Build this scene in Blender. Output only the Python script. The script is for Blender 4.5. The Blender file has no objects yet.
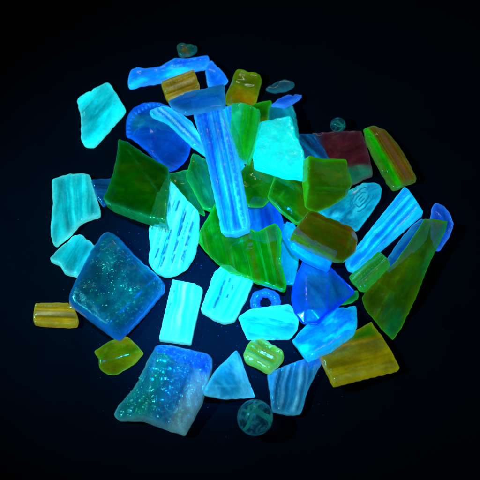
import bpy, bmesh, math, random
import numpy as np
from itertools import combinations
from mathutils import Vector, Matrix
from mathutils.geometry import delaunay_2d_cdt

# ------------------------------------------------------------------ camera, world, lamps, exposure
S = 0.0005                      # one photograph pixel is about half a millimetre on the table
scene = bpy.context.scene
col = scene.collection
TILT, DIST = math.radians(26.0), 0.62
cd = bpy.data.cameras.new('camera'); cam = bpy.data.objects.new('camera', cd); col.objects.link(cam)
CAM = Vector((0.0, -math.sin(TILT) * DIST, math.cos(TILT) * DIST))
cam.location = CAM
cam.rotation_euler = (TILT, 0, 0)
HALF = 240 * S / DIST           # tangent of the half field of view
cd.sensor_width = 36; cd.lens = 18 / HALF
cd.clip_start = 0.01; cd.clip_end = 20
cd.dof.use_dof = True; cd.dof.focus_distance = DIST - 0.008; cd.dof.aperture_fstop = 14
scene.camera = cam

world = bpy.data.worlds.new('World'); scene.world = world; world.use_nodes = True
world.node_tree.nodes['Background'].inputs[0].default_value = (0.02, 0.05, 0.12, 1)
world.node_tree.nodes['Background'].inputs[1].default_value = 0.01

def lamp(name, kind, loc, aim, energy, color, **kw):
    d = bpy.data.lights.new(name, kind); o = bpy.data.objects.new(name, d); col.objects.link(o)
    o.location = loc
    o.rotation_euler = (Vector(aim) - Vector(loc)).to_track_quat('-Z', 'Y').to_euler()
    d.energy = energy; d.color = color
    for k, v in kw.items(): setattr(d, k, v)
    return o
# the ultraviolet torch held low at the left: a broad spill and a deep blue hot core
lamp('torch_spill', 'SPOT', (-0.27, -0.06, 0.30), (-0.02, 0.0, 0), 3.7, (0.06, 0.82, 1.0),
     spot_size=math.radians(46), spot_blend=1.0, shadow_soft_size=0.005)
lamp('torch_core', 'SPOT', (0.0, -0.10, 0.56), (-0.012, -0.024, 0), 50.0, (0.0, 0.36, 1.0),
     spot_size=math.radians(15), spot_blend=1.0, shadow_soft_size=0.01)
# added strip light, unseen, put in for thin glints on ridges and broken edges
lamp('added_glint_strip', 'AREA', (0.02, 0.43, 0.40), (0, 0, 0), 0.09, (0.92, 1.0, 0.74), shape='RECTANGLE', size=0.14, size_y=0.02)

scene.view_settings.view_transform = 'Standard'; scene.view_settings.look = 'None'
scene.view_settings.exposure = 0.0; scene.view_settings.gamma = 1.0
scene.view_settings.use_curve_mapping = False
scene.cycles.use_denoising = True
scene.cycles.max_bounces = 7; scene.cycles.transmission_bounces = 6; scene.cycles.volume_bounces = 0
scene.cycles.diffuse_bounces = 3; scene.cycles.glossy_bounces = 3
scene.cycles.sample_clamp_indirect = 3.0

# ------------------------------------------------------------------ helpers
R3 = np.array(Matrix.Rotation(TILT, 3, 'X'))
def rays(p):
    p = np.asarray(p, float)
    v = np.stack([(p[:, 0] - 240) / 240 * HALF, -(p[:, 1] - 240) / 240 * HALF, -np.ones(len(p))], 1)
    return v @ R3.T
def to_plane(p, a, b, c):
    """photograph points to the tilted plane z = ax + by + c"""
    r = rays(p); o = np.array(CAM)
    t = (a * o[0] + b * o[1] + c - o[2]) / (r[:, 2] - a * r[:, 0] - b * r[:, 1])
    return o + r * t[:, None]
def lin(c):
    out = []
    for v in c:
        v = v / 255.0
        out.append(v / 12.92 if v <= 0.04045 else ((v + 0.055) / 1.055) ** 2.4)
    return tuple(out)
def rgba(c): return (*lin(c), 1.0)

class Nodes:
    def __init__(self, name):
        self.m = bpy.data.materials.new(name); self.m.use_nodes = True
        self.t = self.m.node_tree; self.t.nodes.clear(); self.m.cycles.emission_sampling = 'NONE'
    def n(self, kind, ins=None, **kw):
        nd = self.t.nodes.new(kind)
        for k, v in kw.items(): setattr(nd, k, v)
        for k, v in (ins or {}).items():
            if isinstance(v, bpy.types.NodeSocket): self.t.links.new(v, nd.inputs[k])
            else: nd.inputs[k].default_value = v
        return nd
    def mix(self, f, a, b):
        nd = self.n('ShaderNodeMix', data_type='RGBA')
        for k, v in ((0, f), (6, a), (7, b)):
            if isinstance(v, bpy.types.NodeSocket): self.t.links.new(v, nd.inputs[k])
            else: nd.inputs[k].default_value = v
        return nd.outputs[2]
    def math(self, op, a, b=0.0, clamp=False):
        return self.n('ShaderNodeMath', {0: a, 1: b}, operation=op, use_clamp=clamp).outputs[0]
    def ramp(self, f, p0, p1):
        nd = self.n('ShaderNodeMapRange', {0: f, 1: p0, 2: p1}); nd.clamp = True
        nd.interpolation_type = 'SMOOTHSTEP'
        return nd.outputs[0]

def glass(name, a, b=None, edge=None, glow=0.5, opaque=0.9, edge_op=0.0, vol=None, absorb=None, rough=0.32,
          scale=(0.25, 1.6), cut=(0.38, 0.62), grad=None, third=None, speck=None, bump=0.11, sss=0.0, edge_w=0.8,
          crest=None, crest_w=1.0, coat=0.7, speck_n=1.0, uneven=0.45):
    """sea glass: a milky, fluorescing share (opaque) and a clear, tinted share with a fluorescing volume"""
    b = b or a; N = Nodes(name)
    sc = N.n('ShaderNodeAttribute', attribute_name='flow').outputs['Vector']
    ed = N.n('ShaderNodeAttribute', attribute_name='rim').outputs['Fac']
    mp = N.n('ShaderNodeMapping', {0: sc, 3: (scale[0], scale[1], 1)}).outputs[0]
    nz = N.n('ShaderNodeTexNoise', {'Vector': mp, 'Scale': 1.0, 'Detail': 4.0, 'Roughness': 0.62, 'Distortion': 0.35}).outputs['Fac']
    t = N.ramp(nz, *cut)
    c = N.mix(t, rgba(a), rgba(b))
    if third:                                   # another colour, running through as a broad band or cloud
        n2 = N.n('ShaderNodeTexNoise', {'Vector': N.n('ShaderNodeMapping', {0: sc, 1: (7, 3, 5), 3: (scale[0] * .8, scale[1] * .6, 1)}).outputs[0],
                                       'Scale': 1.0, 'Detail': 3.0}).outputs['Fac']
        c = N.mix(N.ramp(n2, 0.5, 0.64), c, rgba(third))
    if crest: c = N.mix(N.math('MULTIPLY', N.n('ShaderNodeAttribute', attribute_name='crest').outputs['Fac'], N.math('MULTIPLY', N.ramp(nz, .25, .6), crest_w)), c, rgba(crest))  # streak highlights painted along rib crests, over the thicker glass's stronger fluorescence
    if grad:                                    # two-tone glass, and torch light painted on the chunk's top: (colour, axis, from, to) along the flow's own axes
        xyz = N.n('ShaderNodeSeparateXYZ', {0: sc}).outputs
        for gc, k, g0, g1 in grad:
            y = N.math('ADD', xyz[k], N.math('MULTIPLY', N.math('SUBTRACT', nz, 0.5), 1.1))
            c = N.mix(N.ramp(y, g0, g1), c, rgba(gc))
    # the dye is uneven: thinner and richer clouds drawn out along the flow
    dye = N.n('ShaderNodeTexNoise', {'Vector': N.n('ShaderNodeMapping', {0: sc, 1: (3, 9, 2), 3: (0.22, 0.55, 1)}).outputs[0], 'Scale': 1.0, 'Detail': 3.0, 'Distortion': 0.8}).outputs['Fac']
    dv = N.n('ShaderNodeMapRange', {0: dye, 1: 0.32, 2: 0.66, 3: 1.0 - uneven, 4: 1.0 + uneven * 0.6}).outputs[0]
    c = N.n('ShaderNodeHueSaturation', {'Color': c, 'Value': dv}).outputs[0]
    ew = N.math('MULTIPLY', ed, edge_w)
    c = N.mix(N.math('MULTIPLY', N.n('ShaderNodeAttribute', attribute_name='groove_shade').outputs['Fac'], .95), c, rgba((0, 52, 70)))  # shade in the grooves, painted into the colour as a dark tint
    if edge: c = N.mix(ew, c, rgba(edge))
    obj = N.n('ShaderNodeTexCoord').outputs['Object']
    fine = N.n('ShaderNodeTexNoise', {'Vector': obj, 'Scale': 900.0, 'Detail': 5.0, 'Roughness': 0.65}).outputs['Fac']
    soft = N.n('ShaderNodeTexNoise', {'Vector': obj, 'Scale': 170.0, 'Detail': 3.0}).outputs['Fac']
    wear = N.math('ADD', N.math('MULTIPLY', fine, 0.5), N.math('MULTIPLY', soft, 0.5))
    # worn surface: rubbed pale patches, fine pits and short scratches
    rub = N.ramp(N.n('ShaderNodeTexNoise', {'Vector': obj, 'Scale': 260.0, 'Detail': 6.0, 'Roughness': 0.72}).outputs['Fac'], 0.42, 0.68)
    pv = N.n('ShaderNodeTexVoronoi', {'Vector': obj, 'Scale': 640.0, 'Randomness': 1.0}).outputs['Distance']
    pit = N.math('MULTIPLY', N.ramp(pv, 0.22, 0.05), N.ramp(soft, 0.5, 0.62))
    c = N.mix(N.math('MULTIPLY', rub, 0.10), c, N.n('ShaderNodeHueSaturation', {'Color': c, 'Value': 1.7, 'Saturation': 1.0}).outputs[0])
    hgt = N.math('SUBTRACT', wear, N.math('MULTIPLY', pit, 0.5))
    bm = N.n('ShaderNodeBump', {'Height': hgt, 'Strength': bump, 'Distance': 0.0007}).outputs[0]
    cn = N.n('ShaderNodeBump', {'Height': soft, 'Strength': bump * .18, 'Distance': 0.0007}).outputs[0]
    rg = N.math('ADD', N.math('MULTIPLY', N.math('SUBTRACT', rub, 0.4), 0.22), rough, clamp=True)
    emis = N.math('MULTIPLY', N.math('ADD', N.math('MULTIPLY', N.ramp(wear, .32, .68), 0.4), 0.72), glow)
    if speck:                                   # bubbles and crumbs caught in the glass
        s1 = N.ramp(N.n('ShaderNodeTexNoise', {'Vector': obj, 'Scale': 680.0, 'Detail': 4.0, 'Roughness': .62, 'Distortion': .1}).outputs['Fac'], .53, .70)
        s2 = N.ramp(N.n('ShaderNodeTexNoise', {'Vector': obj, 'Scale': 95.0, 'Detail': 3.0}).outputs['Fac'], .42, .62)
        k = N.math('MULTIPLY', N.math('MULTIPLY', s1, s2), N.math('SUBTRACT', 1.0, N.math('MULTIPLY', ed, 2.0), clamp=True), clamp=True)
        k = N.math('MULTIPLY', k, speck_n)
        c = N.mix(k, c, rgba(speck)); emis = N.math('ADD', emis, N.math('MULTIPLY', k, 0.35))
    pr = N.n('ShaderNodeBsdfPrincipled', {'Base Color': c, 'Roughness': rg, 'Normal': bm, 'Emission Color': c,
                                          'Emission Strength': emis, 'Subsurface Weight': sss, 'Subsurface Scale': 0.0015, 'Specular IOR Level': 0.4,
                                          'Subsurface Radius': (1, 1, 1), 'IOR': 1.5, 'Coat Weight': coat, 'Coat Roughness': 0.11, 'Coat Normal': cn}).outputs[0]
    out = N.n('ShaderNodeOutputMaterial')
    if opaque < 1:
        gl = N.n('ShaderNodeBsdfPrincipled', {'Base Color': N.mix(0.35, (1, 1, 1, 1), c), 'Roughness': 0.07, 'Normal': cn,
                                              'Transmission Weight': 1.0, 'IOR': 1.48}).outputs[0]
        f = N.math('ADD', N.math('ADD', opaque, N.math('MULTIPLY', N.math('SUBTRACT', soft, 0.5), 0.5)), N.math('MULTIPLY', ed, edge_op), clamp=True)
        ms = N.n('ShaderNodeMixShader', {0: f, 1: gl, 2: pr}).outputs[0]
        N.t.links.new(ms, out.inputs[0])
        if vol:
            em = N.n('ShaderNodeEmission', {'Color': rgba(vol[0]), 'Strength': vol[1]}).outputs[0]
            ab = N.n('ShaderNodeVolumeAbsorption', {'Color': rgba(absorb or vol[0]), 'Density': vol[2]}).outputs[0]
            N.t.links.new(N.n('ShaderNodeAddShader', {0: em, 1: ab}).outputs[0], out.inputs[1])
    else:
        N.t.links.new(pr, out.inputs[0])
    return N.m

def fillet(p, r):
    """cut every corner back by about r pixels with a short curve"""
    out = []
    for i in range(len(p)):
        a, b, c = p[i - 1], p[i], p[(i + 1) % len(p)]
        la, lc = np.linalg.norm(a - b), np.linalg.norm(c - b)
        s0 = b + (a - b) / la * min(r, .45 * la); s1 = b + (c - b) / lc * min(r, .45 * lc)
        for t in (0, .33, .67, 1): out.append((1 - t) ** 2 * s0 + 2 * t * (1 - t) * b + t * t * s1)
    return np.array(out)
def resample(p, step):
    q = np.vstack([p, p[:1]]); seg = np.linalg.norm(np.diff(q, axis=0), axis=1); s = np.r_[0, np.cumsum(seg)]
    n = max(12, int(s[-1] / step)); u = np.arange(n) * s[-1] / n
    return np.stack([np.interp(u, s, q[:, 0]), np.interp(u, s, q[:, 1])], 1)
def edge_dist(x, poly):
    a = poly; d = np.roll(poly, -1, 0) - a; L = (d * d).sum(1) + 1e-12
    out = np.full(len(x), 1e9)
    for i in range(len(a)):
        w = x - a[i]; t = np.clip((w @ d[i]) / L[i], 0, 1)
        out = np.minimum(out, np.linalg.norm(w - t[:, None] * d[i], axis=1))
    return out
def inside(x, poly):
    c = np.zeros(len(x), bool); n = len(poly); j = n - 1
    for i in range(n):
        xi, yi = poly[i]; xj, yj = poly[j]
        if yi != yj:
            c ^= ((yi > x[:, 1]) != (yj > x[:, 1])) & (x[:, 0] < (xj - xi) * (x[:, 1] - yi) / (yj - yi) + xi)
        j = i
    return c
class Relief:
    """smooth random relief in photograph pixels"""
    def __init__(self, rng, wave, terms=7):
        ang = rng.uniform(0, 2 * math.pi, terms); k = 2 * math.pi / wave * rng.uniform(0.6, 1.5, terms)
        self.k = np.stack([np.cos(ang) * k, np.sin(ang) * k], 1); self.ph = rng.uniform(0, 6.28, terms); self.n = terms
    def __call__(self, x): return np.sin(x @ self.k.T + self.ph).sum(1) / math.sqrt(self.n)

# height of whatever already lies on the table, cell by cell
CELL = 0.0005; GN = 800; ground = np.zeros((GN, GN))
def cell(xy): return np.clip(((xy + GN * CELL / 2) / CELL).astype(int), 0, GN - 1)
def height_at(xy): i = cell(xy); return ground[i[:, 0], i[:, 1]]
def raise_at(v): i = cell(v[:, :2]); np.maximum.at(ground, (i[:, 0], i[:, 1]), v[:, 2])

def rest(xy, need):
    """the plane a, b, c that lies on the points (xy, need) the way a dropped plate would"""
    m = xy.mean(0); P = xy - m
    act = list({int(np.argmax(need)), int(np.argmin(P[:, 0])), int(np.argmax(P[:, 0])), int(np.argmin(P[:, 1])), int(np.argmax(P[:, 1]))})
    best = (0, 0, need.max())
    for _ in range(40):
        found = None
        for tri in combinations(act, 3):
            A = np.c_[P[list(tri)], np.ones(3)]
            if abs(np.linalg.det(A)) < 1e-9: continue
            s = np.linalg.solve(A, need[list(tri)])
            if (P[act] @ s[:2] + s[2] - need[act] < -1e-6).any(): continue
            if found is None or s[2] < found[2]: found = s
        if found is None: break
        best = found
        gap = P @ best[:2] + best[2] - need
        j = int(np.argmin(gap))
        if gap[j] > -2e-5 or j in act: break
        act.append(j)
    a, b, c = best
    k = math.hypot(a, b)
    if k > 0.55: a, b = a * 0.55 / k, b * 0.55 / k
    c = (need - P @ np.array([a, b])).max()
    return a, b, c - a * m[0] - b * m[1]

def link(name, verts, faces, mat, smooth=True, parent=None, loc=(0, 0, 0)):
    me = bpy.data.meshes.new(name); me.from_pydata([tuple(v) for v in verts], [], faces); me.update()
    if smooth: me.polygons.foreach_set('use_smooth', [True] * len(me.polygons))
    me.materials.append(mat)
    o = bpy.data.objects.new(name, me); col.objects.link(o); o.location = loc
    if parent: o.parent = parent
    return o
def attr(o, name, kind, data):
    a = o.data.attributes.new(name, kind, 'POINT')
    a.data.foreach_set('vector' if kind == 'FLOAT_VECTOR' else 'value', np.asarray(data, np.float32).ravel())
def tag(o, label, cat, group=None):
    o['label'] = label; o['category'] = cat
    if group: o['group'] = group
    return o

SEED = [0]
INFO = {}
def shard(name, label, poly, mat, thick=7, round_=2.5, curve=0.0, axis=0.0, ribs=None, creases=(), rough=0.16, wave=20,
          cat='glass shard', corner=2.2, jag=0.22, bevels=(), grooves=(), zone=None, rim_w=1.9, facets=0, chips=5, key=None, group='fluorescing sea glass', twist=0.0):
    """one piece of glass. poly: outline in the photograph; axis: degrees, direction of its flow lines (x right, y down)"""
    SEED[0] += 1; rng = np.random.default_rng(SEED[0] * 7 + 3)
    p = np.array(poly, float)
    if ((p[:, 0] * np.roll(p[:, 1], -1)) - (np.roll(p[:, 0], -1) * p[:, 1])).sum() < 0: p = p[::-1]
    p = resample(fillet(p, corner), 0.9)
    cen = p.mean(0)
    p = p + jag * np.stack([Relief(rng, 9)(p), Relief(rng, 9)(p)], 1)
    ax = np.array([math.cos(math.radians(axis)), math.sin(math.radians(axis))]); ay = np.array([-ax[1], ax[0]])
    lo, hi = p.min(0), p.max(0); st = 1.25
    g = np.stack(np.meshgrid(np.arange(lo[0], hi[0], st), np.arange(lo[1], hi[1], st)), -1).reshape(-1, 2)
    g = g + rng.uniform(-.25, .25, g.shape)
    g = g[inside(g, p)]; dg = edge_dist(g, p); g = g[dg > round_ + 0.5]
    tang = np.roll(p, -1, 0) - np.roll(p, 1, 0); nrm = np.stack([-tang[:, 1], tang[:, 0]], 1)
    nrm /= np.linalg.norm(nrm, axis=1)[:, None] + 1e-9
    rings = []
    for f in (0.08, 0.3, 0.62, 1.0):
        q = p + nrm * (f * round_); ok = inside(q, p); q = q[ok]; dq = edge_dist(q, p)
        rings.append(q[dq > f * round_ * 0.93])
    pts = np.vstack([p] + rings + [g]); nb = len(p)
    vv, ee, ff, ov, oe, of = delaunay_2d_cdt([Vector(x) for x in pts], [(i, (i + 1) % nb) for i in range(nb)], [], 1, 1e-4)
    x = np.array([tuple(v) for v in vv]); tri = [tuple(f) for f in ff]
    d = edge_dist(x, p)
    e_cnt = {}
    for f in tri:
        for i in range(3):
            e = (f[i], f[(i + 1) % 3]); k = (min(e), max(e)); e_cnt.setdefault(k, []).append(e)
    bnd = [v[0] for v in e_cnt.values() if len(v) == 1]
    onb = np.zeros(len(x), bool)
    for e in bnd: onb[list(e)] = True
    d[onb] = 0
    u = (x - cen) @ ax; v = (x - cen) @ ay
    rr = np.minimum(d, round_); prof = round_ - np.sqrt(np.maximum(0, round_ ** 2 - (round_ - rr) ** 2))   # drop near the rim
    half = thick / 2
    bend = -curve * v * v / max(1e-6, np.abs(v).max()) + twist * u * v / 400.0
    low = Relief(rng, wave)(x) * rough + Relief(rng, wave / 3)(x) * rough * 0.3
    inner = np.clip(d / (round_ + 1.5), 0, 1)
    top = half - prof + low * inner + bend
    crest = np.zeros(len(x)); groove_shade = np.zeros(len(x))
    if ribs:
        per, amp, off = ribs
        vq = (v + Relief(rng, 30)(x) * 0.07 * per) / per + off
        vq = vq + 0.13 * np.sin(vq * 2.2 + rng.uniform(0, 6))            # hand-made: ribs differ in width and height
        tab = rng.uniform(0.35, 1.25, 64); wid = tab[np.round(vq).astype(int) % 64]
        wv = 0.5 + 0.5 * np.cos(2 * math.pi * vq)
        top = top + amp * (wv ** 0.7 - 0.5) * inner * (0.6 + 0.5 * wid)
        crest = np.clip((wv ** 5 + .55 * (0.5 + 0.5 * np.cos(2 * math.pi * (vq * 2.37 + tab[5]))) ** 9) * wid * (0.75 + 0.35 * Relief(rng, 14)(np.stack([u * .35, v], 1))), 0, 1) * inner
    for ang, off, slope in creases:
        n = np.array([math.cos(math.radians(ang)), math.sin(math.radians(ang))])
        top = top - slope * np.abs((x - cen) @ n - off) * inner
    ridge = np.zeros(len(x))
    for ang, off, slope in bevels:              # a flat facet cut down from a straight line
        n = np.array([math.cos(math.radians(ang)), math.sin(math.radians(ang))])
        top = top - slope * np.maximum(0, (x - cen) @ n - off)
        ridge = np.maximum(ridge, np.exp(-np.abs((x - cen) @ n - off) / 0.8) * min(1, slope * 1.7))
    for _ in range(facets):                     # shallow conchoidal breaks at random angles
        th = rng.uniform(0, 2 * math.pi); n = np.array([math.cos(th), math.sin(th)]); q = (x - cen) @ n
        sl, of = rng.uniform(.12, .34), q.max() * rng.uniform(.15, .7)
        top = top - sl * np.maximum(0, q - of); ridge = np.maximum(ridge, np.exp(-np.abs(q - of) / 0.8) * sl * 1.6)
    for _ in range(chips):                      # nicks knocked out of the upper edge
        q = p[rng.integers(len(p))]; r0 = rng.uniform(1.6, 4.2)
        top = top - rng.uniform(.5, 1.8) * np.maximum(0, 1 - ((x - q) ** 2).sum(1) / r0 ** 2)
    if zone:                                    # conchoidal ridges over one side
        ang, off, amp, wl = zone; n = np.array([math.cos(math.radians(ang)), math.sin(math.radians(ang))])
        k = np.clip(((x - cen) @ n - off) / 6, 0, 1); rl = Relief(rng, wl)
        top = top + amp * k * (0.6 - np.abs(rl(x * (1, .55)))) * inner
    for x0, y0, x1, y1, gw, gd in grooves:
        A_, B_ = np.array([x0, y0]), np.array([x1, y1]); L_ = B_ - A_
        t_ = np.clip((x - A_) @ L_ / (L_ @ L_), 0, 1); dd = np.linalg.norm(x - A_ - t_[:, None] * L_, axis=1)
        k = np.exp(-(dd / (gw * 1.25)) ** 2); top = top - gd * k; groove_shade = np.maximum(groove_shade, k)
    bot = -half + prof * 0.8 + bend + Relief(rng, wave)(x) * rough * 0.5 * inner
    top = np.maximum(top, bot + 0.6)
    # settle it on what lies below
    a = b = c = 0.0
    for _ in range(5):
        w = to_plane(x, a, b, c + half * S)
        nv = np.array([-a, -b, 1.0]); nv /= np.linalg.norm(nv)
        wb = w + nv * (bot[:, None] * S)
        na, nb_, nc = rest(wb[:, :2], height_at(wb[:, :2]) - (bot + half) * S + 0.00008)
        a, b, c = na, nb_, nc
    w = to_plane(x, a, b, c + half * S)
    nv = np.array([-a, -b, 1.0]); nv /= np.linalg.norm(nv)
    vt = w + nv * (top[:, None] * S); vb = w + nv * (bot[:, None] * S)
    raise_at(vt); tc = np.array([vt[list(f)].mean(0) for f in tri]); raise_at(tc)
    n = len(x); verts = np.vstack([vt, vb]); 
    # image y runs down, so triangles flip when seen from above
    A = x[tri[0][1]] - x[tri[0][0]]; B = x[tri[0][2]] - x[tri[0][0]]
    ccw = A[0] * B[1] - A[1] * B[0] < 0
    faces = []
    for f in tri:
        t = f if ccw else f[::-1]
        faces.append(t); faces.append(tuple(i + n for i in t[::-1]))
    for i, j in bnd:
        faces.append((i + n, j + n, j, i) if ccw else (i, j, j + n, i + n))
    org = np.array([w[:, 0].mean(), w[:, 1].mean(), vb[:, 2].min()])
    o = link(name, verts - org, faces, mat, loc=org)
    fl = np.stack([u / 10, v / 10, np.full(n, SEED[0] * 1.7)], 1)
    attr(o, 'flow', 'FLOAT_VECTOR', np.vstack([fl, fl + [0, 0, .3]]))
    ridge *= np.clip(0.55 + 0.4 * Relief(rng, 11)(x), 0, 1); rim = np.maximum(np.exp(-d / rim_w), ridge); attr(o, 'rim', 'FLOAT', np.r_[rim, np.minimum(1, rim + .1)])  # worn rims and ridges; their edge colour also paints in crease highlights
    attr(o, 'crest', 'FLOAT', np.r_[crest, crest * 0]); attr(o, 'groove_shade', 'FLOAT', np.r_[groove_shade, groove_shade * 0])
    tag(o, label, cat, group)
    INFO[key or SEED[0]] = dict(o=o, x=x, vt=vt, org=org, nv=nv, a=a, b=b, c=c, half=half)
    return o

def on_top(key, pts):
    """points of the photograph laid on a shard's upper face, in that shard's own coordinates"""
    I = INFO[key]; out = []
    for q in np.asarray(pts, float):
        k = np.argsort(((I['x'] - q) ** 2).sum(1))[:3]
        out.append(I['vt'][k].mean(0) - I['org'])
    return np.array(out)
def bead_line(name, key, pts, r, mat):
    """a raised moulded line on a shard"""
    P = on_top(key, resample_open(pts, 1.6)); I = INFO[key]; nv = I['nv']
    verts, faces, m = [], [], 7
    for i, q in enumerate(P):
        tg = P[min(i + 1, len(P) - 1)] - P[max(i - 1, 0)]; tg /= np.linalg.norm(tg) + 1e-9
        sd = np.cross(nv, tg); rad = r * S * (0.35 if i in (0, len(P) - 1) else 1)
        for k in range(m):
            th = 2 * math.pi * k / m
            verts.append(q + sd * math.cos(th) * rad + nv * math.sin(th) * rad * 0.6)
    for i in range(len(P) - 1):
        for k in range(m):
            faces.append((i * m + k, i * m + (k + 1) % m, (i + 1) * m + (k + 1) % m, (i + 1) * m + k))
    faces.append(tuple(range(m))[::-1]); faces.append(tuple(range((len(P) - 1) * m, len(P) * m)))
    o = link(name, verts, faces, mat, parent=I['o'])
    return o
def resample_open(p, step):
    q = np.array(p, float); seg = np.linalg.norm(np.diff(q, axis=0), axis=1); s = np.r_[0, np.cumsum(seg)]
    n = max(3, int(s[-1] / step)); u = np.linspace(0, s[-1], n)
    return np.stack([np.interp(u, s, q[:, 0]), np.interp(u, s, q[:, 1])], 1)

# ------------------------------------------------------------------ the setting
N = Nodes('black_cloth')
oc = N.n('ShaderNodeTexCoord').outputs['Object']
n1 = N.n('ShaderNodeTexNoise', {'Vector': oc, 'Scale': 60.0, 'Detail': 6.0}).outputs['Fac']
n2 = N.n('ShaderNodeTexNoise', {'Vector': oc, 'Scale': 1800.0, 'Detail': 2.0}).outputs['Fac']
cc = N.mix(n1, (0.0001, 0.0046, 0.0112, 1), (0.0002, 0.0082, 0.0195, 1))
bp = N.n('ShaderNodeBump', {'Height': n2, 'Strength': 0.3, 'Distance': 0.0003}).outputs[0]
pb = N.n('ShaderNodeBsdfPrincipled', {'Base Color': cc, 'Roughness': 0.9, 'Specular IOR Level': 0.03, 'Normal': bp}).outputs[0]
N.t.links.new(pb, N.n('ShaderNodeOutputMaterial').inputs[0])
tb = 0.8
tbl = link('table_top', [(-tb, -tb, -.02), (tb, -tb, -.02), (tb, tb, -.02), (-tb, tb, -.02), (-tb, -tb, 0), (tb, -tb, 0), (tb, tb, 0), (-tb, tb, 0)],
           [(3, 2, 1, 0), (4, 5, 6, 7), (0, 1, 5, 4), (1, 2, 6, 5), (2, 3, 7, 6), (3, 0, 4, 7)], N.m, smooth=False)
tbl['kind'] = 'structure'; tbl['label'] = 'black cloth covered table top under the glass pile'

# ------------------------------------------------------------------ materials
M = {}
def mk(k, *a, **kw): M[k] = glass(k + '_glass', *a, **kw)
mk('turquoise', (0, 196, 212), (0, 158, 176), edge=(70, 230, 230), glow=0.90, opaque=1, scale=(.10, .9), cut=(.42, .58), third=(5, 218, 228))
mk('aqua', (4, 176, 184), (0, 148, 160), edge=(90, 225, 220), glow=0.86, opaque=1, scale=(.06, 1.3), crest=(25, 205, 206))
mk('cyan', (0, 252, 244), (0, 226, 232), uneven=.2, glow=0.81, opaque=1, scale=(.3, .5), bump=.16)
mk('bright_cyan', (84, 252, 248), (20, 228, 238), edge=(110, 255, 252), glow=0.55, opaque=1, scale=(.12, 1.5), crest=(190, 255, 252), bump=.2)
mk('foam_cyan', (70, 246, 232), (0, 132, 146), edge=(80, 250, 240), glow=0.59, opaque=1, scale=(.14, 3.4), cut=(.48, .6), crest=(170, 255, 246), bump=.3)
mk('soft_cyan', (20, 214, 222), (0, 170, 196), edge=(90, 250, 250), glow=0.44, opaque=1, scale=(.15, 1.2), third=(60, 255, 255), bump=.22)
mk('royal', (0, 128, 245), (0, 78, 215), edge=(50, 165, 255), glow=0.94, opaque=.92, third=(0, 215, 255), scale=(.25, .9), vol=((0, 100, 255), 22, 60), bump=.25)
mk('sapphire', (0, 62, 150), (0, 84, 190), edge=(10, 100, 245), glow=0.61, opaque=.55, edge_op=.5, scale=(.1, 1.0), third=(10, 132, 165), vol=((0, 60, 230), 30, 90))
mk('ribbon', (0, 160, 245), (0, 84, 225), edge=(40, 225, 255), glow=0.79, opaque=.95, scale=(.10, 2.2), third=(40, 225, 250), crest=(130, 250, 255))
mk('ribbed_blue', (0, 150, 240), (0, 88, 222), edge=(50, 195, 255), glow=0.77, opaque=.95, scale=(.05, 2.4), crest=(70, 225, 255), cut=(.42, .58), crest_w=.75)
mk('sky_blue', (0, 160, 246), (0, 118, 238), edge=(30, 205, 255), glow=0.88, opaque=.97, scale=(.04, 1.5), crest=(30, 250, 255), third=(0, 205, 250), crest_w=.8)
mk('slate', (4, 104, 194), (2, 76, 165), edge=(50, 160, 225), glow=0.62, opaque=.66, scale=(.15, 1.1), third=(15, 130, 180), vol=((0, 95, 205), 20, 60))
mk('ice', (5, 170, 205), (0, 120, 170), edge=(30, 205, 230), glow=0.75, opaque=.88, scale=(.5, 1.1), third=(40, 200, 226), vol=((0, 150, 220), 18, 50))
mk('cobalt', (0, 92, 228), (0, 62, 190), edge=(60, 150, 255), glow=0.77, opaque=.8, scale=(.3, 1.1), vol=((0, 80, 230), 20, 60))
mk('band', (0, 152, 252), (0, 118, 240), edge=(0, 100, 240), glow=0.84, opaque=.95, scale=(.3, .6), third=(0, 200, 255))
mk('indigo', (4, 104, 136), (2, 80, 125), edge=(4, 58, 205), glow=0.51, opaque=.7, edge_op=.3, edge_w=1.3, scale=(.3, .8), vol=((0, 60, 190), 14, 70))
mk('frost_blue', (0, 160, 250), (0, 122, 235), edge=(20, 205, 255), glow=0.66, opaque=1, scale=(.5, 1.2), third=(0, 208, 255), bump=.3)
mk('steel', (10, 104, 146), (0, 72, 108), edge=(50, 150, 190), glow=0.86, opaque=.88, scale=(.06, 1.6), crest=(90, 178, 205), grad=[((14, 92, 205), 0, -1.2, -2.6)], vol=((20, 100, 170), 14, 60), crest_w=.7)
mk('sea', (26, 154, 172), (10, 116, 142), edge=(60, 170, 192), glow=0.77, opaque=.95, scale=(.4, .8), third=(66, 172, 190))
mk('teal', (4, 150, 158), (2, 118, 138), edge=(15, 165, 178), glow=0.68, opaque=.66, scale=(.2, .7), vol=((0, 130, 150), 16, 60))
mk('bottle', (0, 66, 0), (8, 92, 0), edge=(18, 150, 76), glow=0.55, opaque=.36, edge_op=.4, scale=(.3, .5), vol=((0, 100, 0), 36, 160), absorb=(10, 190, 10), rough=.16, bump=.06, third=(46, 88, 0))
mk('leaf_green', (0, 128, 2), (10, 172, 48), edge=(20, 185, 40), glow=0.73, opaque=.40, edge_op=.2, scale=(.06, 1.5), third=(66, 104, 0), cut=(.5, .62), vol=((0, 150, 5), 60, 110), absorb=(10, 210, 20), rough=.16, bump=.07)
mk('moss', (2, 112, 4), (30, 124, 4), edge=(40, 185, 44), glow=0.68, opaque=.40, edge_op=.3, scale=(.25, .8), third=(84, 104, 0), vol=((0, 120, 0), 50, 120), absorb=(20, 200, 10), rough=.13, bump=.08)
mk('fern', (4, 124, 60), (8, 150, 108), edge=(30, 190, 60), glow=0.68, opaque=.40, edge_op=.3, scale=(.25, .8), third=(6, 96, 20), vol=((0, 130, 60), 40, 120), absorb=(10, 200, 80), rough=.16, bump=.08)
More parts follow.
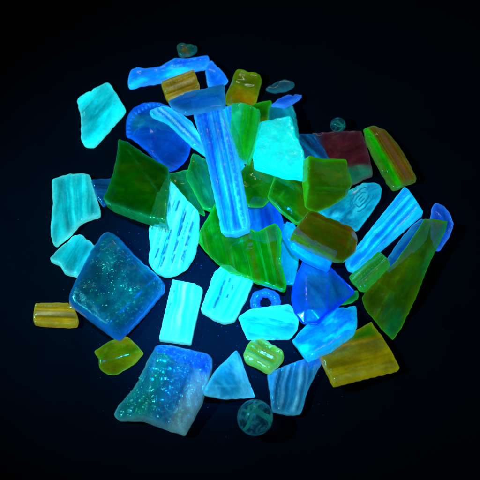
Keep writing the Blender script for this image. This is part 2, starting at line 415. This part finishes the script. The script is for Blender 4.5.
mk('spring', (8, 170, 20), (8, 150, 70), edge=(30, 180, 110), glow=0.73, opaque=.7, scale=(.04, .9), crest=(20, 218, 20), grad=[((8, 185, 130), 1, .25, .7)], vol=((0, 170, 20), 36, 100), absorb=(10, 220, 40), bump=.08)
mk('olive', (104, 112, 0), (66, 104, 0), edge=(90, 165, 30), glow=0.77, opaque=.55, edge_op=.2, scale=(.3, .7), third=(158, 122, 4), vol=((80, 115, 0), 28, 110), absorb=(150, 190, 10), rough=.15, bump=.1)
mk('olive_green', (62, 108, 0), (34, 108, 2), edge=(50, 185, 14), glow=0.73, opaque=.40, edge_op=.3, scale=(.3, .7), third=(112, 104, 0), vol=((50, 118, 0), 36, 110), absorb=(100, 200, 10), rough=.13, bump=.08)
mk('brown_olive', (88, 78, 0), (60, 80, 0), edge=(52, 142, 14), glow=0.70, opaque=.40, edge_op=.3, scale=(.3, .7), third=(116, 72, 0), vol=((65, 78, 0), 28, 130), absorb=(150, 170, 10), rough=.15, bump=.08)
mk('kelp', (48, 100, 0), (78, 106, 0), edge=(40, 160, 20), glow=0.70, opaque=.40, edge_op=.25, scale=(.2, .7), third=(14, 130, 64), vol=((30, 100, 0), 34, 120), absorb=(90, 200, 10), rough=.18, bump=.08)
mk('mustard', (142, 130, 0), (108, 104, 0), edge=(140, 150, 20), glow=0.81, opaque=.65, scale=(.08, 1.1), crest=(120, 180, 100), crest_w=.7, grad=[((14, 124, 8), 1, -1.2, -2.0)], vol=((110, 125, 0), 28, 110), absorb=(190, 190, 10), rough=.15, bump=.08, third=(176, 142, 4))
mk('amber_rib', (188, 148, 8), (98, 84, 2), edge=(150, 155, 40), glow=0.73, opaque=.72, scale=(.04, 1.6), crest=(228, 214, 150), vol=((130, 125, 0), 22, 110), absorb=(200, 190, 20), rough=.15, bump=.1)
mk('green_rib', (66, 118, 4), (12, 124, 30), edge=(40, 170, 60), glow=0.70, opaque=.72, scale=(.04, 1.6), crest=(90, 215, 160), vol=((30, 140, 10), 26, 100), absorb=(90, 220, 30), rough=.15, bump=.1)
mk('lime_rib', (132, 140, 2), (26, 150, 40), edge=(90, 205, 90), glow=0.73, opaque=.72, scale=(.04, 1.4), crest=(130, 225, 140), vol=((90, 150, 10), 26, 100), absorb=(150, 220, 30), rough=.15, bump=.1)
mk('plum', (78, 22, 36), (60, 14, 26), edge=(78, 52, 70), glow=0.73, opaque=.76, scale=(.3, .6), grad=[((10, 70, 112), 0, -1.4, -2.6), ((14, 126, 100), 1, .7, 1.6)], vol=((55, 15, 30), 14, 90), absorb=(160, 80, 100), bump=.1)
mk('dim_blue', (4, 76, 128), (2, 48, 96), edge=(12, 90, 160), glow=0.55, opaque=.75, scale=(.10, 1.4), third=(10, 125, 205), vol=((0, 60, 130), 14, 70))
mk('tortoise', (110, 92, 0), (96, 46, 12), edge=(60, 130, 50), glow=0.68, opaque=.72, scale=(.03, 2.2), grad=[((12, 196, 6), 1, .15, .5), ((84, 128, 0), 1, .9, 1.3)], third=(104, 70, 52), vol=((70, 110, 0), 18, 100), absorb=(190, 190, 30), rough=.15, bump=.1)
mk('murky', (16, 96, 118), (8, 72, 96), edge=(30, 112, 132), glow=0.59, opaque=.75, scale=(.3, .8), vol=((10, 80, 110), 12, 70))
mk('mottled', (20, 110, 70), (8, 70, 96), edge=(20, 105, 105), glow=0.59, opaque=.75, scale=(1.4, 1.4), third=(120, 100, 20), vol=((10, 110, 60), 14, 70))
mk('nugget', (0, 66, 70), (4, 100, 90), edge=(16, 96, 160), glow=0.46, opaque=.72, edge_op=.4, edge_w=1.0, scale=(.3, .45), third=(0, 66, 84), speck=(60, 205, 150), speck_n=.45, vol=((0, 80, 120), 8, 60), rough=.2, bump=.25)  # edge blue paints in the torch light that falls on the rim
mk('chunk', (0, 116, 112), (8, 92, 120), edge=(70, 145, 160), glow=0.59, opaque=.74, edge_op=.2, scale=(.08, 1.0), speck_n=.45, grad=[((20, 104, 150), 1, -.8, .5), ((104, 158, 174), 1, 1.3, 2.4), ((14, 92, 190), 0, 2.5, 3.1)], speck=(60, 225, 150), vol=((0, 80, 120), 8, 60), rough=.16, bump=.3)  # last grad colour paints the torch's blue light onto the top face

# ------------------------------------------------------------------ the pile, lowest pieces first
shard('glass_shard', 'turquoise milky five-sided shard lying alone at the upper left', [(77, 97), (107.5, 83), (113, 89), (127, 110.5), (94.5, 147), (85.5, 147), (81, 140), (81.5, 117.5), (78, 105)], M['turquoise'], 9, 2.0, axis=-46, creases=((44, 6, .14),), bevels=((44, -8, .16), (224, 14, .3)), corner=4)
shard('glass_shard', 'tall aqua ribbed shard with notched lower end at the left edge', [(52, 180), (70, 175), (90, 174.5), (94, 190), (101, 212), (99, 216), (90, 219), (80, 224), (72, 234), (57, 246), (53, 244), (50.5, 232), (53, 202)], M['aqua'], 8, 1.8, curve=.10, axis=86, ribs=(15, 1.6, .1), corner=3)
shard('glass_shard', 'dim blue rectangle between the ribbed aqua shard and the big green slab', [(91, 180), (116, 179), (118, 198), (104, 207), (98, 199)], M['dim_blue'], 5, 1.4, axis=5)
shard('glass_shard', 'small aqua shard with fine ridges below the tall ribbed aqua one', [(49.5, 257.5), (74, 236), (81, 235), (97, 248), (91, 262), (80, 277), (65, 274), (60, 265), (51, 261)], M['aqua'], 8, 1.8, curve=.1, axis=122, ribs=(10, 1.2, .2), corner=3)
shard('glass_block', 'yellow ribbed glass block alone at the far left', [(35.5, 304), (69, 304), (74, 307.5), (79, 320), (77.5, 327), (45, 326), (34, 324), (34, 314)], M['amber_rib'], 9, 1.6, axis=2, ribs=(9.5, 2.6, .05), cat='glass block', group='ribbed glass blocks')
shard('glass_shard', 'olive yellow chipped lump below the dark speckled nugget', [(93.5, 350.6), (107.5, 342), (128, 336), (144, 352), (134, 364), (116, 374), (107.5, 374), (99, 368), (99, 359)], M['olive'], 9, 1.8, rim_w=1.5, facets=3, axis=-25, bevels=((70, 4, .4), (-150, 12, .4), (-30, 10, .3)), rough=.3)
shard('glass_chunk', 'large thick blue chunk with rough pale ridges and green speckles at the lower left', [(152.7, 352), (155.6, 345), (166, 343), (207, 351), (212.5, 356.5), (212.5, 367), (207, 387), (202, 402), (185, 434), (166, 428), (142.5, 419), (119, 419), (113, 413), (118, 403), (134, 387), (145, 367)], M['chunk'], 20, 3.5, axis=-63, bevels=((-72, 24, .55), (190, 16, .5), (60, 26, .45)), zone=(20, 2, 3.6, 11), rough=.7, wave=14, cat='glass chunk', key='chunk')
shard('glass_shard', 'teal triangle with cloudy face just above the dark marble', [(235, 351), (240.6, 357), (257, 396), (226, 398), (205.4, 394), (205, 388), (216, 370)], M['sea'], 9, 1.6, facets=2, axis=60, bevels=((90, 8, .45), (0, 4, .25)))
shard('glass_shard', 'pale steel blue fluted flaring shard just right of the bottom marble', [(267, 373), (289, 365), (307, 358.5), (322, 350), (325, 358), (319, 368), (308, 389.6), (301, 414), (287, 415), (272, 411), (270, 392)], M['steel'], 8, 1.6, axis=102, ribs=(13, 2.2, .3), curve=.1)
shard('glass_shard', 'cobalt blue curved shard at the far right behind the green tip', [(436, 202), (445, 206), (451, 215), (454, 225), (449, 238), (440, 250.5), (434, 250), (430, 235), (430, 220), (432, 207)], M['cobalt'], 6, 1.6, facets=1, axis=80, creases=((10, 0, .3),))
shard('glass_shard', 'long royal blue shard with a cyan end across the top of the pile', [(128.8, 75), (132.5, 68.8), (138.8, 67), (143.8, 69.5), (160, 68), (175.5, 57.5), (185, 59.5), (208, 55.5), (210, 61), (205, 69), (190, 71.2), (162.5, 82), (142.5, 85), (130, 88.8), (127.5, 83.8)], M['royal'], 8, 1.8, facets=2, axis=-15, bevels=((75, 1, .35), (255, 4, .3)), rough=.5, wave=12)
shard('glass_shard', 'stubby royal blue triangular shard touching the right end of the long blue one', [(210.5, 61), (220, 70), (229.5, 80), (225.5, 84.5), (215, 89), (207.5, 86), (205.5, 71), (207, 66)], M['royal'], 8, 1.8, facets=2, axis=50, bevels=((40, 4, .4),), rough=.5, wave=12)
shard('glass_crumb', 'tiny mottled green crumb above the long blue shard at the top', [(177, 46.2), (181, 43.8), (196, 46.2), (198, 50), (192.5, 55), (181, 57), (178, 53.8)], M['mottled'], 7, 1.6, axis=10, rough=.6, wave=9, cat='glass crumb')
shard('glass_shard', 'small murky teal leaf-shaped sliver at the upper right of the pile', [(264.5, 90), (275, 82.5), (285, 80), (294, 82.5), (295, 86), (287.5, 91), (275, 93)], M['murky'], 4, 1.2, axis=-18)
shard('glass_shard', 'streaky brown and bright green leaf-shaped shard at the right of the plum one', [(363, 127.5), (375, 124), (385, 129), (397.5, 142.5), (407.5, 160), (417, 180), (394, 190), (387.5, 182.5), (375, 160), (365.5, 140)], M['tortoise'], 9, 1.6, facets=1, axis=60, ribs=(13, 1.8, .2), bevels=((-120, 26, .5),), curve=.12)
shard('glass_shard', 'plum purple translucent shard with a teal lower edge', [(312, 134), (340, 132.5), (361, 132), (366, 145), (373, 175), (351, 185), (330, 186), (312, 172)], M['plum'], 8, 1.6, axis=0, bevels=((80, 16, .3),), corner=1.5)
shard('glass_shard', 'dim streaked blue shard wedged between the glowing cyan shard and the plum one', [(296, 135), (314, 134), (325, 150), (331, 160), (318, 164), (303, 158)], M['dim_blue'], 5, 1.4, axis=42, ribs=(8, 1.4, 0))
shard('glass_shard', 'flat teal plate at the pile centre beside the big green shard', [(276, 224), (290, 224), (300, 252), (295, 285), (282, 285), (275, 262)], M['teal'], 5, 1.4, axis=85)
shard('glass_shard', 'dark sapphire slab half buried above the big green centre shard', [(247, 207), (253, 196), (275, 200), (284, 222), (278, 240), (262, 244), (250, 238)], M['sapphire'], 6, 1.5, facets=2, axis=85)
shard('glass_shard', 'bright cyan pitted lump with rounded corners below the big green centre shard', [(214, 274), (222.5, 266), (232.5, 267), (240, 275), (254, 281), (246, 300), (235, 321), (225, 324), (212.5, 319), (200.5, 311), (211, 282.5)], M['bright_cyan'], 10, 2.0, axis=118, creases=((20, 6, .1),), rough=.3, key='pitted', corner=3,
      grooves=[(225, 282, 223, 286, 1.2, 1), (222, 288, 220, 296, 1.3, 1.2), (219, 298, 214, 309, 1.2, 1.2), (230, 280, 229, 283, 1, .8), (228, 296, 227, 299, .9, .8), (233, 287, 232, 291, .9, .7)])
shard('glass_shard', 'tiny teal green sliver under the point of the indigo shard', [(340, 296), (358, 290), (359, 297), (352, 303), (336, 306)], M['fern'], 4, 1.2, rim_w=1.5, facets=3, axis=-20)
shard('glass_block', 'mustard yellow box-shaped shard with pale streaks at the lower right', [(371, 322), (378, 333), (390, 352), (399, 370), (365, 378), (334, 386), (327, 372), (319, 354), (345, 338)], M['mustard'], 10, 1.5, facets=1, axis=-13, ribs=(24, 2.4, .3), bevels=((77, 24, .4),), cat='glass block', corner=1.5)
shard('glass_shard', 'flat sky blue facet lying along the left of the long kelp green shard', [(385, 262), (400, 240), (415, 223), (422, 219), (430, 224), (426, 240), (405, 262), (390, 274)], M['slate'], 6, 1.5, facets=1, axis=-48)
shard('glass_shard', 'icy cyan shard with a moulded oval ring mark on its face', [(340, 196), (362, 184), (376, 183.5), (382, 188), (381, 198), (370, 214), (358, 230), (340, 228), (312, 213)], M['ice'], 7, 1.8, axis=-38, curve=.08, key='ice', corner=3)
shard('glass_shard', 'pale teal plate sticking out behind the glowing cyan shard', [(268, 111), (272.5, 106), (292.5, 105), (296, 115), (299, 137), (296, 148), (275, 146), (268, 124)], M['teal'], 6, 1.5, axis=80)
shard('glass_shard', 'small cobalt blue crescent on top of the pale teal plate', [(271, 106), (279, 99), (291, 95.5), (302.5, 96), (296, 101), (285, 107)], M['cobalt'], 5, 1.3, facets=1, axis=-15, corner=1)
shard('glass_shard', 'olive green chunky shard at the top of the pile beside the slate blue plate', [(234, 74), (237.5, 69.5), (249, 74), (259, 75), (262, 81), (259, 90), (257, 100), (250, 106), (241, 108), (226, 103), (225, 95), (231, 85)], M['olive'], 11, 1.7, rim_w=1.5, facets=3, axis=15, bevels=((100, 0, .35), (20, 10, .4), (190, 10, .3)), rough=.35)
shard('glass_shard', 'small hook-shaped green shard between the olive shard and the teal plate', [(248, 106), (260, 103), (271, 101), (272.5, 104), (269, 109), (267.5, 124), (258, 126), (252, 112)], M['moss'], 6, 1.5, rim_w=1.5, facets=3, axis=-20)
shard('glass_shard', 'narrow pale blue strip peeking out between the ribbed blue bar and the green block', [(218, 110), (233, 106), (238, 132), (245, 168), (240, 182), (230, 150)], M['sky_blue'], 6, 1.5, axis=80, ribs=(7, 1, 0))
shard('glass_shard', 'dark fern green sliver beside the right edge of the big green slab', [(166, 174), (192, 168), (203, 196), (205, 216), (190, 208), (174, 188)], M['fern'], 6, 1.5, rim_w=1.5, facets=3, axis=60, bevels=((30, 4, .25),))
shard('glass_shard', 'fern green shard with a bright edge left of the ribbed blue bar', [(186, 176), (193, 152), (208, 160), (222, 200), (212, 212), (203, 208)], M['fern'], 6, 1.5, rim_w=1.5, facets=3, axis=65, bevels=((160, 2, .35), (-20, 6, .2)))
shard('glass_shard', 'deep sapphire blue bottle base fragment with a round beaded rim', [(125.5, 130), (126, 117), (132.5, 107), (145, 101), (157, 103), (170, 108), (184, 120), (192, 136), (190, 150), (187, 158), (178, 168), (169, 171), (158, 162), (145, 149), (132, 138), (126, 136)], M['sapphire'], 9, 2.0, facets=2, axis=10, creases=((80, 0, .12),), bevels=((40, 14, .3), (220, 18, .4)), rough=.4, key='base', corner=4, rim_w=4)
# middle
shard('glass_shard', 'large bottle green curved shard with long streaks in the middle of the pile', [(195, 236), (206, 218), (216, 200), (226, 192), (240, 206), (248, 228), (258, 233), (268, 226), (276, 222), (282, 232), (281, 262), (287, 285), (285, 291), (254, 282), (229, 272), (217, 262), (205, 250)], M['leaf_green'], 8, 1.6, rim_w=1.5, facets=2, axis=78, curve=.06, bevels=((150, 14, .25),), creases=((-10, 12, .1),), ribs=(19, .8, .4), rough=.3, key='centre')
shard('glass_shard', 'foamy cyan fluted shard with dark grooves under the big green slab', [(168, 180), (176, 186), (182, 194), (190, 203), (199, 212), (199, 235), (195, 255), (187, 268), (175, 275.5), (165, 277), (154, 272), (148.5, 262), (151, 250), (149, 232), (155, 212), (160, 195)], M['foam_cyan'], 9, 2.0, axis=106, ribs=(8, 1.6, .2), key='foam', corner=3,
      grooves=[(x0 - dx, y0, x0 - dx - 3.2, y0 + 9, 1.1, 1.1) for x0, y0, dx in [(187, 214, 0), (183, 228, 0), (179, 243, 0), (194, 224, 0), (190, 238, 0), (186, 252, 0), (172, 232, 0), (168, 246, 0), (165, 259, 0), (176, 256, 0), (160, 250, 0), (180, 203, 0)]])
shard('glass_shard', 'moss green shard right of the ribbed blue bar under the glowing cyan shard', [(238, 172), (252, 160), (264, 164), (277, 177), (273, 195), (264, 206), (248, 206), (242, 190)], M['moss'], 7, 1.6, rim_w=1.5, facets=3, axis=40, bevels=((70, 4, .3),), rough=.3)
shard('glass_shard', 'frosted bright blue shard lying on the corner of the mustard yellow box', [(356, 304), (357, 322), (354, 333), (330, 350), (307, 360), (291, 339), (316, 318), (338, 310)], M['frost_blue'], 9, 1.7, facets=2, axis=-28, bevels=((62, 14, .35),), rough=.4, wave=12)
shard('glass_shard', 'long kelp green shard tapering to a point at the right', [(424, 219), (447, 222), (445, 232), (430, 262), (415, 300), (402, 327), (393.5, 339.5), (380, 326), (365, 307), (362, 297), (372, 282), (395, 262), (412, 238)], M['kelp'], 9, 1.6, rim_w=1.5, facets=2, axis=-62, bevels=((210, 6, .35), (28, 16, .3)), rough=.12, corner=1.5)
shard('glass_bar', 'broad sky blue ribbed bar slanting up at the right', [(345, 262), (404, 188), (411, 194), (423, 214), (356, 272), (348, 270)], M['sky_blue'], 10, 1.6, axis=-48, ribs=(15, 2.8, .2), cat='glass bar', group='ribbed glass bars', corner=1.5, jag=.12)
shard('glass_shard', 'curled pale blue ribbon-like shard lying across the sapphire base fragment', [(149, 111), (162.5, 106.5), (175, 110), (192.5, 123), (200, 137.5), (207, 157), (194, 148), (181, 136), (168, 123.5), (152.5, 117)], M['ribbon'], 7, 1.6, axis=44, ribs=(6, 1.5, 0), curve=.1)
shard('glass_shard', 'green shard with golden glints between the olive block and the moss green shard', [(268, 196), (275, 175), (287, 172), (308, 178), (311, 207), (313, 216), (298, 224), (281, 211)], M['moss'], 9, 1.5, rim_w=1.5, facets=3, axis=42, creases=((-48, 3, .25),), bevels=((-48, 8, .35), (132, 10, .35)), rough=.35)
shard('glass_block', 'spring green ridged block between the ribbed blue bar and the glowing cyan shard', [(232.5, 106), (242.5, 104.5), (260, 111), (259.5, 125), (254, 150), (249, 164), (241, 160), (230, 146), (231, 125)], M['spring'], 11, 1.6, axis=100, ribs=(15, 2.2, .15), cat='glass block', corner=1.5)

# small blue ring under the wide cyan shard
def ring(label, cx, cy, R, r):
    c0 = to_plane(np.array([[cx, cy]]), 0, 0, r * S * .9)[0]; nu, nv_ = 64, 16; verts, faces, fl = [], [], []
    for i in range(nu):
        t = 2 * math.pi * i / nu; lump = 1 + 0.06 * math.sin(t * 11 + 2 * math.sin(2 * t)) + 0.07 * math.sin(3 * t + 1) + 0.05 * math.sin(7 * t)
        for j in range(nv_):
            q = 2 * math.pi * j / nv_; rr = R + r * lump * math.cos(q)
            verts.append((rr * math.cos(t) * S, rr * math.sin(t) * S, r * 0.9 * S * lump * math.sin(q))); fl.append((R * t / 10, q, 3.3))
            faces.append((i * nv_ + j, ((i + 1) % nu) * nv_ + j, ((i + 1) % nu) * nv_ + (j + 1) % nv_, i * nv_ + (j + 1) % nv_))
    o = link('glass_ring', verts, faces, M['cobalt'], loc=(c0[0], c0[1], r * S))
    attr(o, 'flow', 'FLOAT_VECTOR', fl); attr(o, 'rim', 'FLOAT', np.full(len(verts), .2))
    tag(o, label, 'glass ring')
    V = np.array(verts) + np.array(o.location); raise_at(V)
    o.rotation_euler = (math.radians(0), 0, 0.4)
ring('small lumpy blue glass ring peeking out above the wide cyan shard', 265.5, 303, 10.2, 4.8)

shard('glass_shard', 'wide cyan shard with a sharp ridge and pointed left end below the small ring', [(238, 317), (250, 309), (270, 306), (290, 304), (299, 316), (297.5, 330), (290, 340), (247.5, 340), (242, 328)], M['soft_cyan'], 9, 1.6, facets=1, axis=12, bevels=((100, 0, .38), (-90, 8, .3)), rough=.3)
shard('glass_block', 'lime and yellow ribbed block below the wide cyan shard', [(243.3, 356), (250, 343.5), (261, 338.7), (284, 353), (282.6, 360), (269, 373), (245, 361)], M['lime_rib'], 10, 1.7, axis=30, ribs=(9.5, 2.6, .2), cat='glass block', group='ribbed glass blocks')
shard('glass_block', 'upright bright cyan rectangle with a pale centre stripe below the fluted shard', [(172.5, 281), (195, 285), (203, 290), (191, 344.5), (159, 340)], M['bright_cyan'], 10, 1.6, axis=101, ribs=(22, 2.2, .05), cat='glass block', key='rect', corner=1.5, jag=.12,
      grooves=[(171, 305, 169, 310, .9, .8), (168, 313, 167, 316, .9, .8), (175, 292, 174, 294, .8, .6)])
shard('glass_shard', 'indigo blue pointed shard with a grey teal face beside the brown block', [(303, 261), (327, 266), (340, 274), (356, 290), (337, 307), (318, 323), (303, 322), (294, 310), (291, 295), (295, 277)], M['indigo'], 10, 2.4, facets=2, axis=60, bevels=((0, 8, .4), (180, 14, .4), (90, 20, .4)), rough=.1, rim_w=4)
shard('glass_shard', 'large dark green square slab with a thick pale front edge at the left', [(120, 144), (129, 146), (147, 157), (169, 168), (170, 195), (168, 226), (150, 222), (130, 215), (112, 208), (105, 203), (108, 196), (114, 180), (119, 157)], M['bottle'], 17, 1.8, facets=1, axis=20, curve=-.03, bevels=((108, 32, .8),), rough=.16, cat='glass slab', key='slab', corner=1.5)
shard('glass_nugget', 'big dark cushion-shaped nugget with blue edges and green speckles', [(101, 235), (107.5, 229.5), (116, 235), (135, 256), (166, 282.5), (165, 291), (142.5, 317.5), (121, 339), (115, 337.5), (92.5, 321), (69, 302.5), (69, 295), (79, 276), (90, 252.5)], M['nugget'], 16, 4, axis=-50, bevels=((45, 24, .5), (135, 30, .4), (-42, 26, .4), (225, 32, .4)), rough=.16, cat='glass nugget', key='nugget', rim_w=4, corner=4)
# top
shard('glass_bar', 'long upright royal blue ribbed bar at the top centre of the pile', [(193, 104), (220, 101), (228, 125), (236, 150), (243, 188), (249, 222), (248, 231), (235, 236), (223, 235), (215, 195), (205, 150), (196, 122)], M['ribbed_blue'], 11, 1.6, axis=79, ribs=(8.6, 2.2, .1), cat='glass bar', group='ribbed glass bars', jag=.12, corner=1.5)
shard('glass_shard', 'brightest glowing cyan flat shard right of the spring green block', [(260, 124), (290, 117.5), (293, 122), (296, 137), (303, 150), (306, 165), (305.5, 180), (285, 177.5), (254, 168), (253, 160), (256, 145)], M['cyan'], 9, 1.6, axis=20, corner=1.5)
shard('glass_block', 'olive green box-shaped shard with a pale crease resting on the plum shard', [(306, 157), (320, 161), (346, 160), (348, 170), (352, 183), (346, 197), (332, 206), (318, 211), (307, 205), (305, 180)], M['olive_green'], 13, 1.4, rim_w=1.5, facets=2, axis=4, bevels=((92, 8, .55), (0, 16, .4)), rough=.2, cat='glass block')
shard('glass_shard', 'bright blue curved band hugging the lower edge of the brown block', [(282, 233), (285, 223), (293, 225), (298, 236), (312, 244), (334, 254), (329, 271), (310, 263), (293, 252)], M['band'], 9, 1.7, axis=30, bevels=((120, 4, .5),))
shard('glass_block', 'small green ribbed block laid across the sky blue bar and the kelp green shard', [(349, 279), (380, 252.5), (389, 261), (389, 265), (364, 291), (359, 290)], M['green_rib'], 8, 1.6, axis=-42, ribs=(8.5, 2.2, .3), cat='glass block', group='ribbed glass blocks')
shard('glass_block', 'yellow ribbed block tucked between the long royal blue shard and the slate blue plate', [(161, 82.5), (193.8, 70.5), (199.5, 87), (200, 94), (170, 104), (165, 96)], M['amber_rib'], 9, 1.4, axis=-20, ribs=(9.5, 2.4, .1), cat='glass block', group='ribbed glass blocks', corner=1.2)
shard('glass_shard', 'slate blue translucent plate lying over the top end of the ribbed blue bar', [(168, 103), (182.5, 95), (220, 86), (224.5, 85.5), (226, 107), (195, 113), (185, 114), (172.5, 109)], M['slate'], 6, 1.5, facets=1, axis=-10)
shard('glass_block', 'brown olive faceted block with green edges right of the pile centre', [(292, 233), (307, 213), (312, 211), (352, 227), (359, 235), (357.5, 250), (345, 261), (335, 260), (307, 247), (291, 237)], M['brown_olive'], 13, 1.6, rim_w=1.5, facets=2, axis=24, bevels=((-66, 9, .5), (10, 22, .5), (114, 14, .4)), rough=.2, cat='glass block')

# ------------------------------------------------------------------ raised and sunken marks that belong to single pieces
mark_ice = glass('moulded_mark_glass', (10, 170, 205), (0, 120, 165), glow=.5, opaque=1, uneven=0)
ring_pts = [(361 + 10 * math.cos(t), 201 + 6.0 * math.sin(t)) for t in np.linspace(0, 2 * math.pi, 26)]
def rot(pts, c, deg):
    a = math.radians(deg); return [(c[0] + (x - c[0]) * math.cos(a) - (y - c[1]) * math.sin(a), c[1] + (x - c[0]) * math.sin(a) + (y - c[1]) * math.cos(a)) for x, y in pts]
def superoval(a, b, t0, t1, n):                       # rounded-rectangle outline, broken where it has worn off
    out = []
    for t in np.linspace(t0, t1, n):
        c_, s_ = math.cos(t), math.sin(t)
        out.append((361 + a * math.copysign(abs(c_) ** .6, c_), 201 + b * math.copysign(abs(s_) ** .6, s_)))
    return rot(out, (361, 201), -48)
for a_, b_, t0, t1 in ((13, 7.6, .5, 2.7), (13, 7.6, 3.3, 5.9), (8, 4.2, .2, 3.5), (8, 4.2, 3.9, 6.2)):
    bead_line('moulded_line', 'ice', superoval(a_, b_, t0, t1, 18), .95, mark_ice)
for d_ in (-1.3, 1.3):
    bead_line('moulded_line', 'ice', rot([(357.5, 201 + d_), (364.5, 201 + d_)], (361, 201), -48), .7, mark_ice)
bead_mat = glass('rim_bead_glass', (10, 120, 250), (0, 96, 235), glow=.7, opaque=1, uneven=0)
for i in range(13):                                   # beads along the round rim of the base fragment
    t = math.radians(168 + i * 9.5); cx, cy = 153, 129
    bead_line('rim_bead', 'base', [(cx + 22.5 * math.cos(t), cy + 22.5 * math.sin(t)), (cx + 26.5 * math.cos(t), cy + 26.5 * math.sin(t))], 1.6, bead_mat)

# bubbles and crumbs of fluorescing glass caught in the faces of the two big pieces
bub = glass('bubble_glass', (40, 205, 140), (20, 160, 150), glow=.7, opaque=1, coat=.3, uneven=0)
def bubbles(key, centres, n, seed):
    rng = random.Random(seed); I = INFO[key]; verts, faces = [], []
    ico = bmesh.new(); bmesh.ops.create_icosphere(ico, subdivisions=1, radius=1.0)
    iv = [v.co.copy() for v in ico.verts]; iff = [[v.index for v in f.verts] for f in ico.faces]; ico.free()
    for _ in range(n):
        cx, cy, sd = rng.choice(centres); q = np.array([[rng.gauss(cx, sd), rng.gauss(cy, sd)]])
        P = on_top(key, q)[0]; r = min(1.1, rng.lognormvariate(-1.35, .6)) * S; b0 = len(verts)
        st = (rng.uniform(.7, 1.6), rng.uniform(.7, 1.3), .6)
        for v in iv: verts.append((P[0] + v.x * r * st[0], P[1] + v.y * r * st[1], P[2] + v.z * r * st[2] - r * .1))
        faces += [tuple(b0 + k for k in f) for f in iff]
    o = link('bubbles', verts, faces, bub, parent=I['o']); o['kind'] = 'stuff'
bubbles('nugget', [(100, 268, 4), (108, 274, 5), (118, 283, 7), (88, 286, 3), (128, 296, 5), (112, 300, 7), (104, 290, 8)], 120, 4)
bubbles('chunk', [(136, 396, 4), (144, 384, 4), (148, 404, 5), (156, 376, 4), (130, 408, 5), (146, 394, 7)], 110, 8)

# ------------------------------------------------------------------ marbles
def marble(label, cx, cy, r, seed):
    c0 = to_plane(np.array([[cx, cy]]), 0, 0, r * S)[0]; rng = random.Random(seed)
    bm = bmesh.new(); bmesh.ops.create_uvsphere(bm, u_segments=48, v_segments=28, radius=r * S)
    me = bpy.data.meshes.new('marble'); bm.to_mesh(me); bm.free()
    me.polygons.foreach_set('use_smooth', [True] * len(me.polygons))
    N = Nodes('marble_glass')
    ob = N.n('ShaderNodeTexCoord').outputs['Object']
    nz = N.n('ShaderNodeTexNoise', {'Vector': ob, 'Scale': 210.0, 'Detail': 5.0, 'Distortion': 1.8}).outputs['Fac']
    c = N.mix(N.ramp(nz, .4, .65), rgba((4, 50, 74)), rgba((40, 130, 150)))
    bp = N.n('ShaderNodeBump', {'Height': nz, 'Strength': .25, 'Distance': .0005}).outputs[0]
    mi = N.n('ShaderNodeBsdfPrincipled', {'Base Color': c, 'Roughness': .3, 'Emission Color': c, 'Emission Strength': .34, 'Normal': bp}).outputs[0]
    gl = N.n('ShaderNodeBsdfPrincipled', {'Base Color': (.75, .92, 1, 1), 'Roughness': .05, 'Transmission Weight': 1.0, 'IOR': 1.48, 'Normal': bp}).outputs[0]
    out = N.n('ShaderNodeOutputMaterial')
    N.t.links.new(N.n('ShaderNodeMixShader', {0: N.ramp(nz, .40, .80), 1: gl, 2: mi}).outputs[0], out.inputs[0])
    em = N.n('ShaderNodeEmission', {'Color': rgba((4, 70, 104)), 'Strength': 9.0}).outputs[0]
    N.t.links.new(em, out.inputs[1])
    me.materials.append(N.m)
    o = bpy.data.objects.new('marble', me); col.objects.link(o); o.location = (c0[0], c0[1], r * S)
    tag(o, label, 'marble', 'glass marbles')
    sw = glass('marble_swirl', (10, 110, 120), (40, 190, 120), glow=.4, opaque=1, uneven=0)
    for k in range(3):                                # twisted ribbons of colour inside
        verts, faces = [], []; ph = rng.uniform(0, 6.28); rad = rng.uniform(.35, .68)
        for i in range(25):
            z = -0.72 + 1.44 * i / 24; a = ph + 2.4 * z; q = rad * math.sqrt(max(0.02, 1 - z * z))
            for da, dr in ((-.22, .94), (.22, .98), (.22, 1.06), (-.22, 1.04)):
                verts.append((q * dr * math.cos(a + da) * r * S, z * r * S, q * dr * math.sin(a + da) * r * S))
        for i in range(24):
            for j in range(4): faces.append((i * 4 + j, i * 4 + (j + 1) % 4, i * 4 + 4 + (j + 1) % 4, i * 4 + 4 + j))
        faces += [(0, 1, 2, 3), (99, 98, 97, 96)]
        s = link('swirl', verts, faces, sw, parent=o)
        s.rotation_euler = (rng.uniform(-.6, .6), rng.uniform(-.6, .6), rng.uniform(0, 3))
marble('dark teal swirled marble at the bottom centre below the teal triangle', 255, 417.5, 16.6, 3)
marble('tiny dark marble above the plum shard at the upper right', 338, 125, 8, 5)

# ------------------------------------------------------------------ dust of broken glass in the gaps
rng = random.Random(11); verts, faces = [], []
for _ in range(620):
    q = (rng.gauss(222, 68), rng.gauss(288, 58)); w = to_plane(np.array([q]), 0, 0, 0)[0]
    if height_at(w[None, :2])[0] > 1e-5: continue
    s = rng.choice((.00010, .00014, .00018, .00028)); b0 = len(verts)
    for dx, dy, dz in ((1, 0, .2), (-.4, .8, .2), (-.6, -.7, .2), (0, 0, 1.3)):
        verts.append((w[0] + s * dx * rng.uniform(.6, 1.4), w[1] + s * dy * rng.uniform(.6, 1.4), s * dz))
    faces += [(b0, b0 + 1, b0 + 3), (b0 + 1, b0 + 2, b0 + 3), (b0 + 2, b0, b0 + 3), (b0, b0 + 2, b0 + 1)]
du = link('glass_dust', verts, faces, glass('dust_glass', (0, 90, 190), (0, 130, 200), glow=.4, opaque=1, uneven=0), smooth=False)
du['kind'] = 'stuff'; du['label'] = 'fine blue specks of glass dust on the cloth'; du['category'] = 'glass dust'
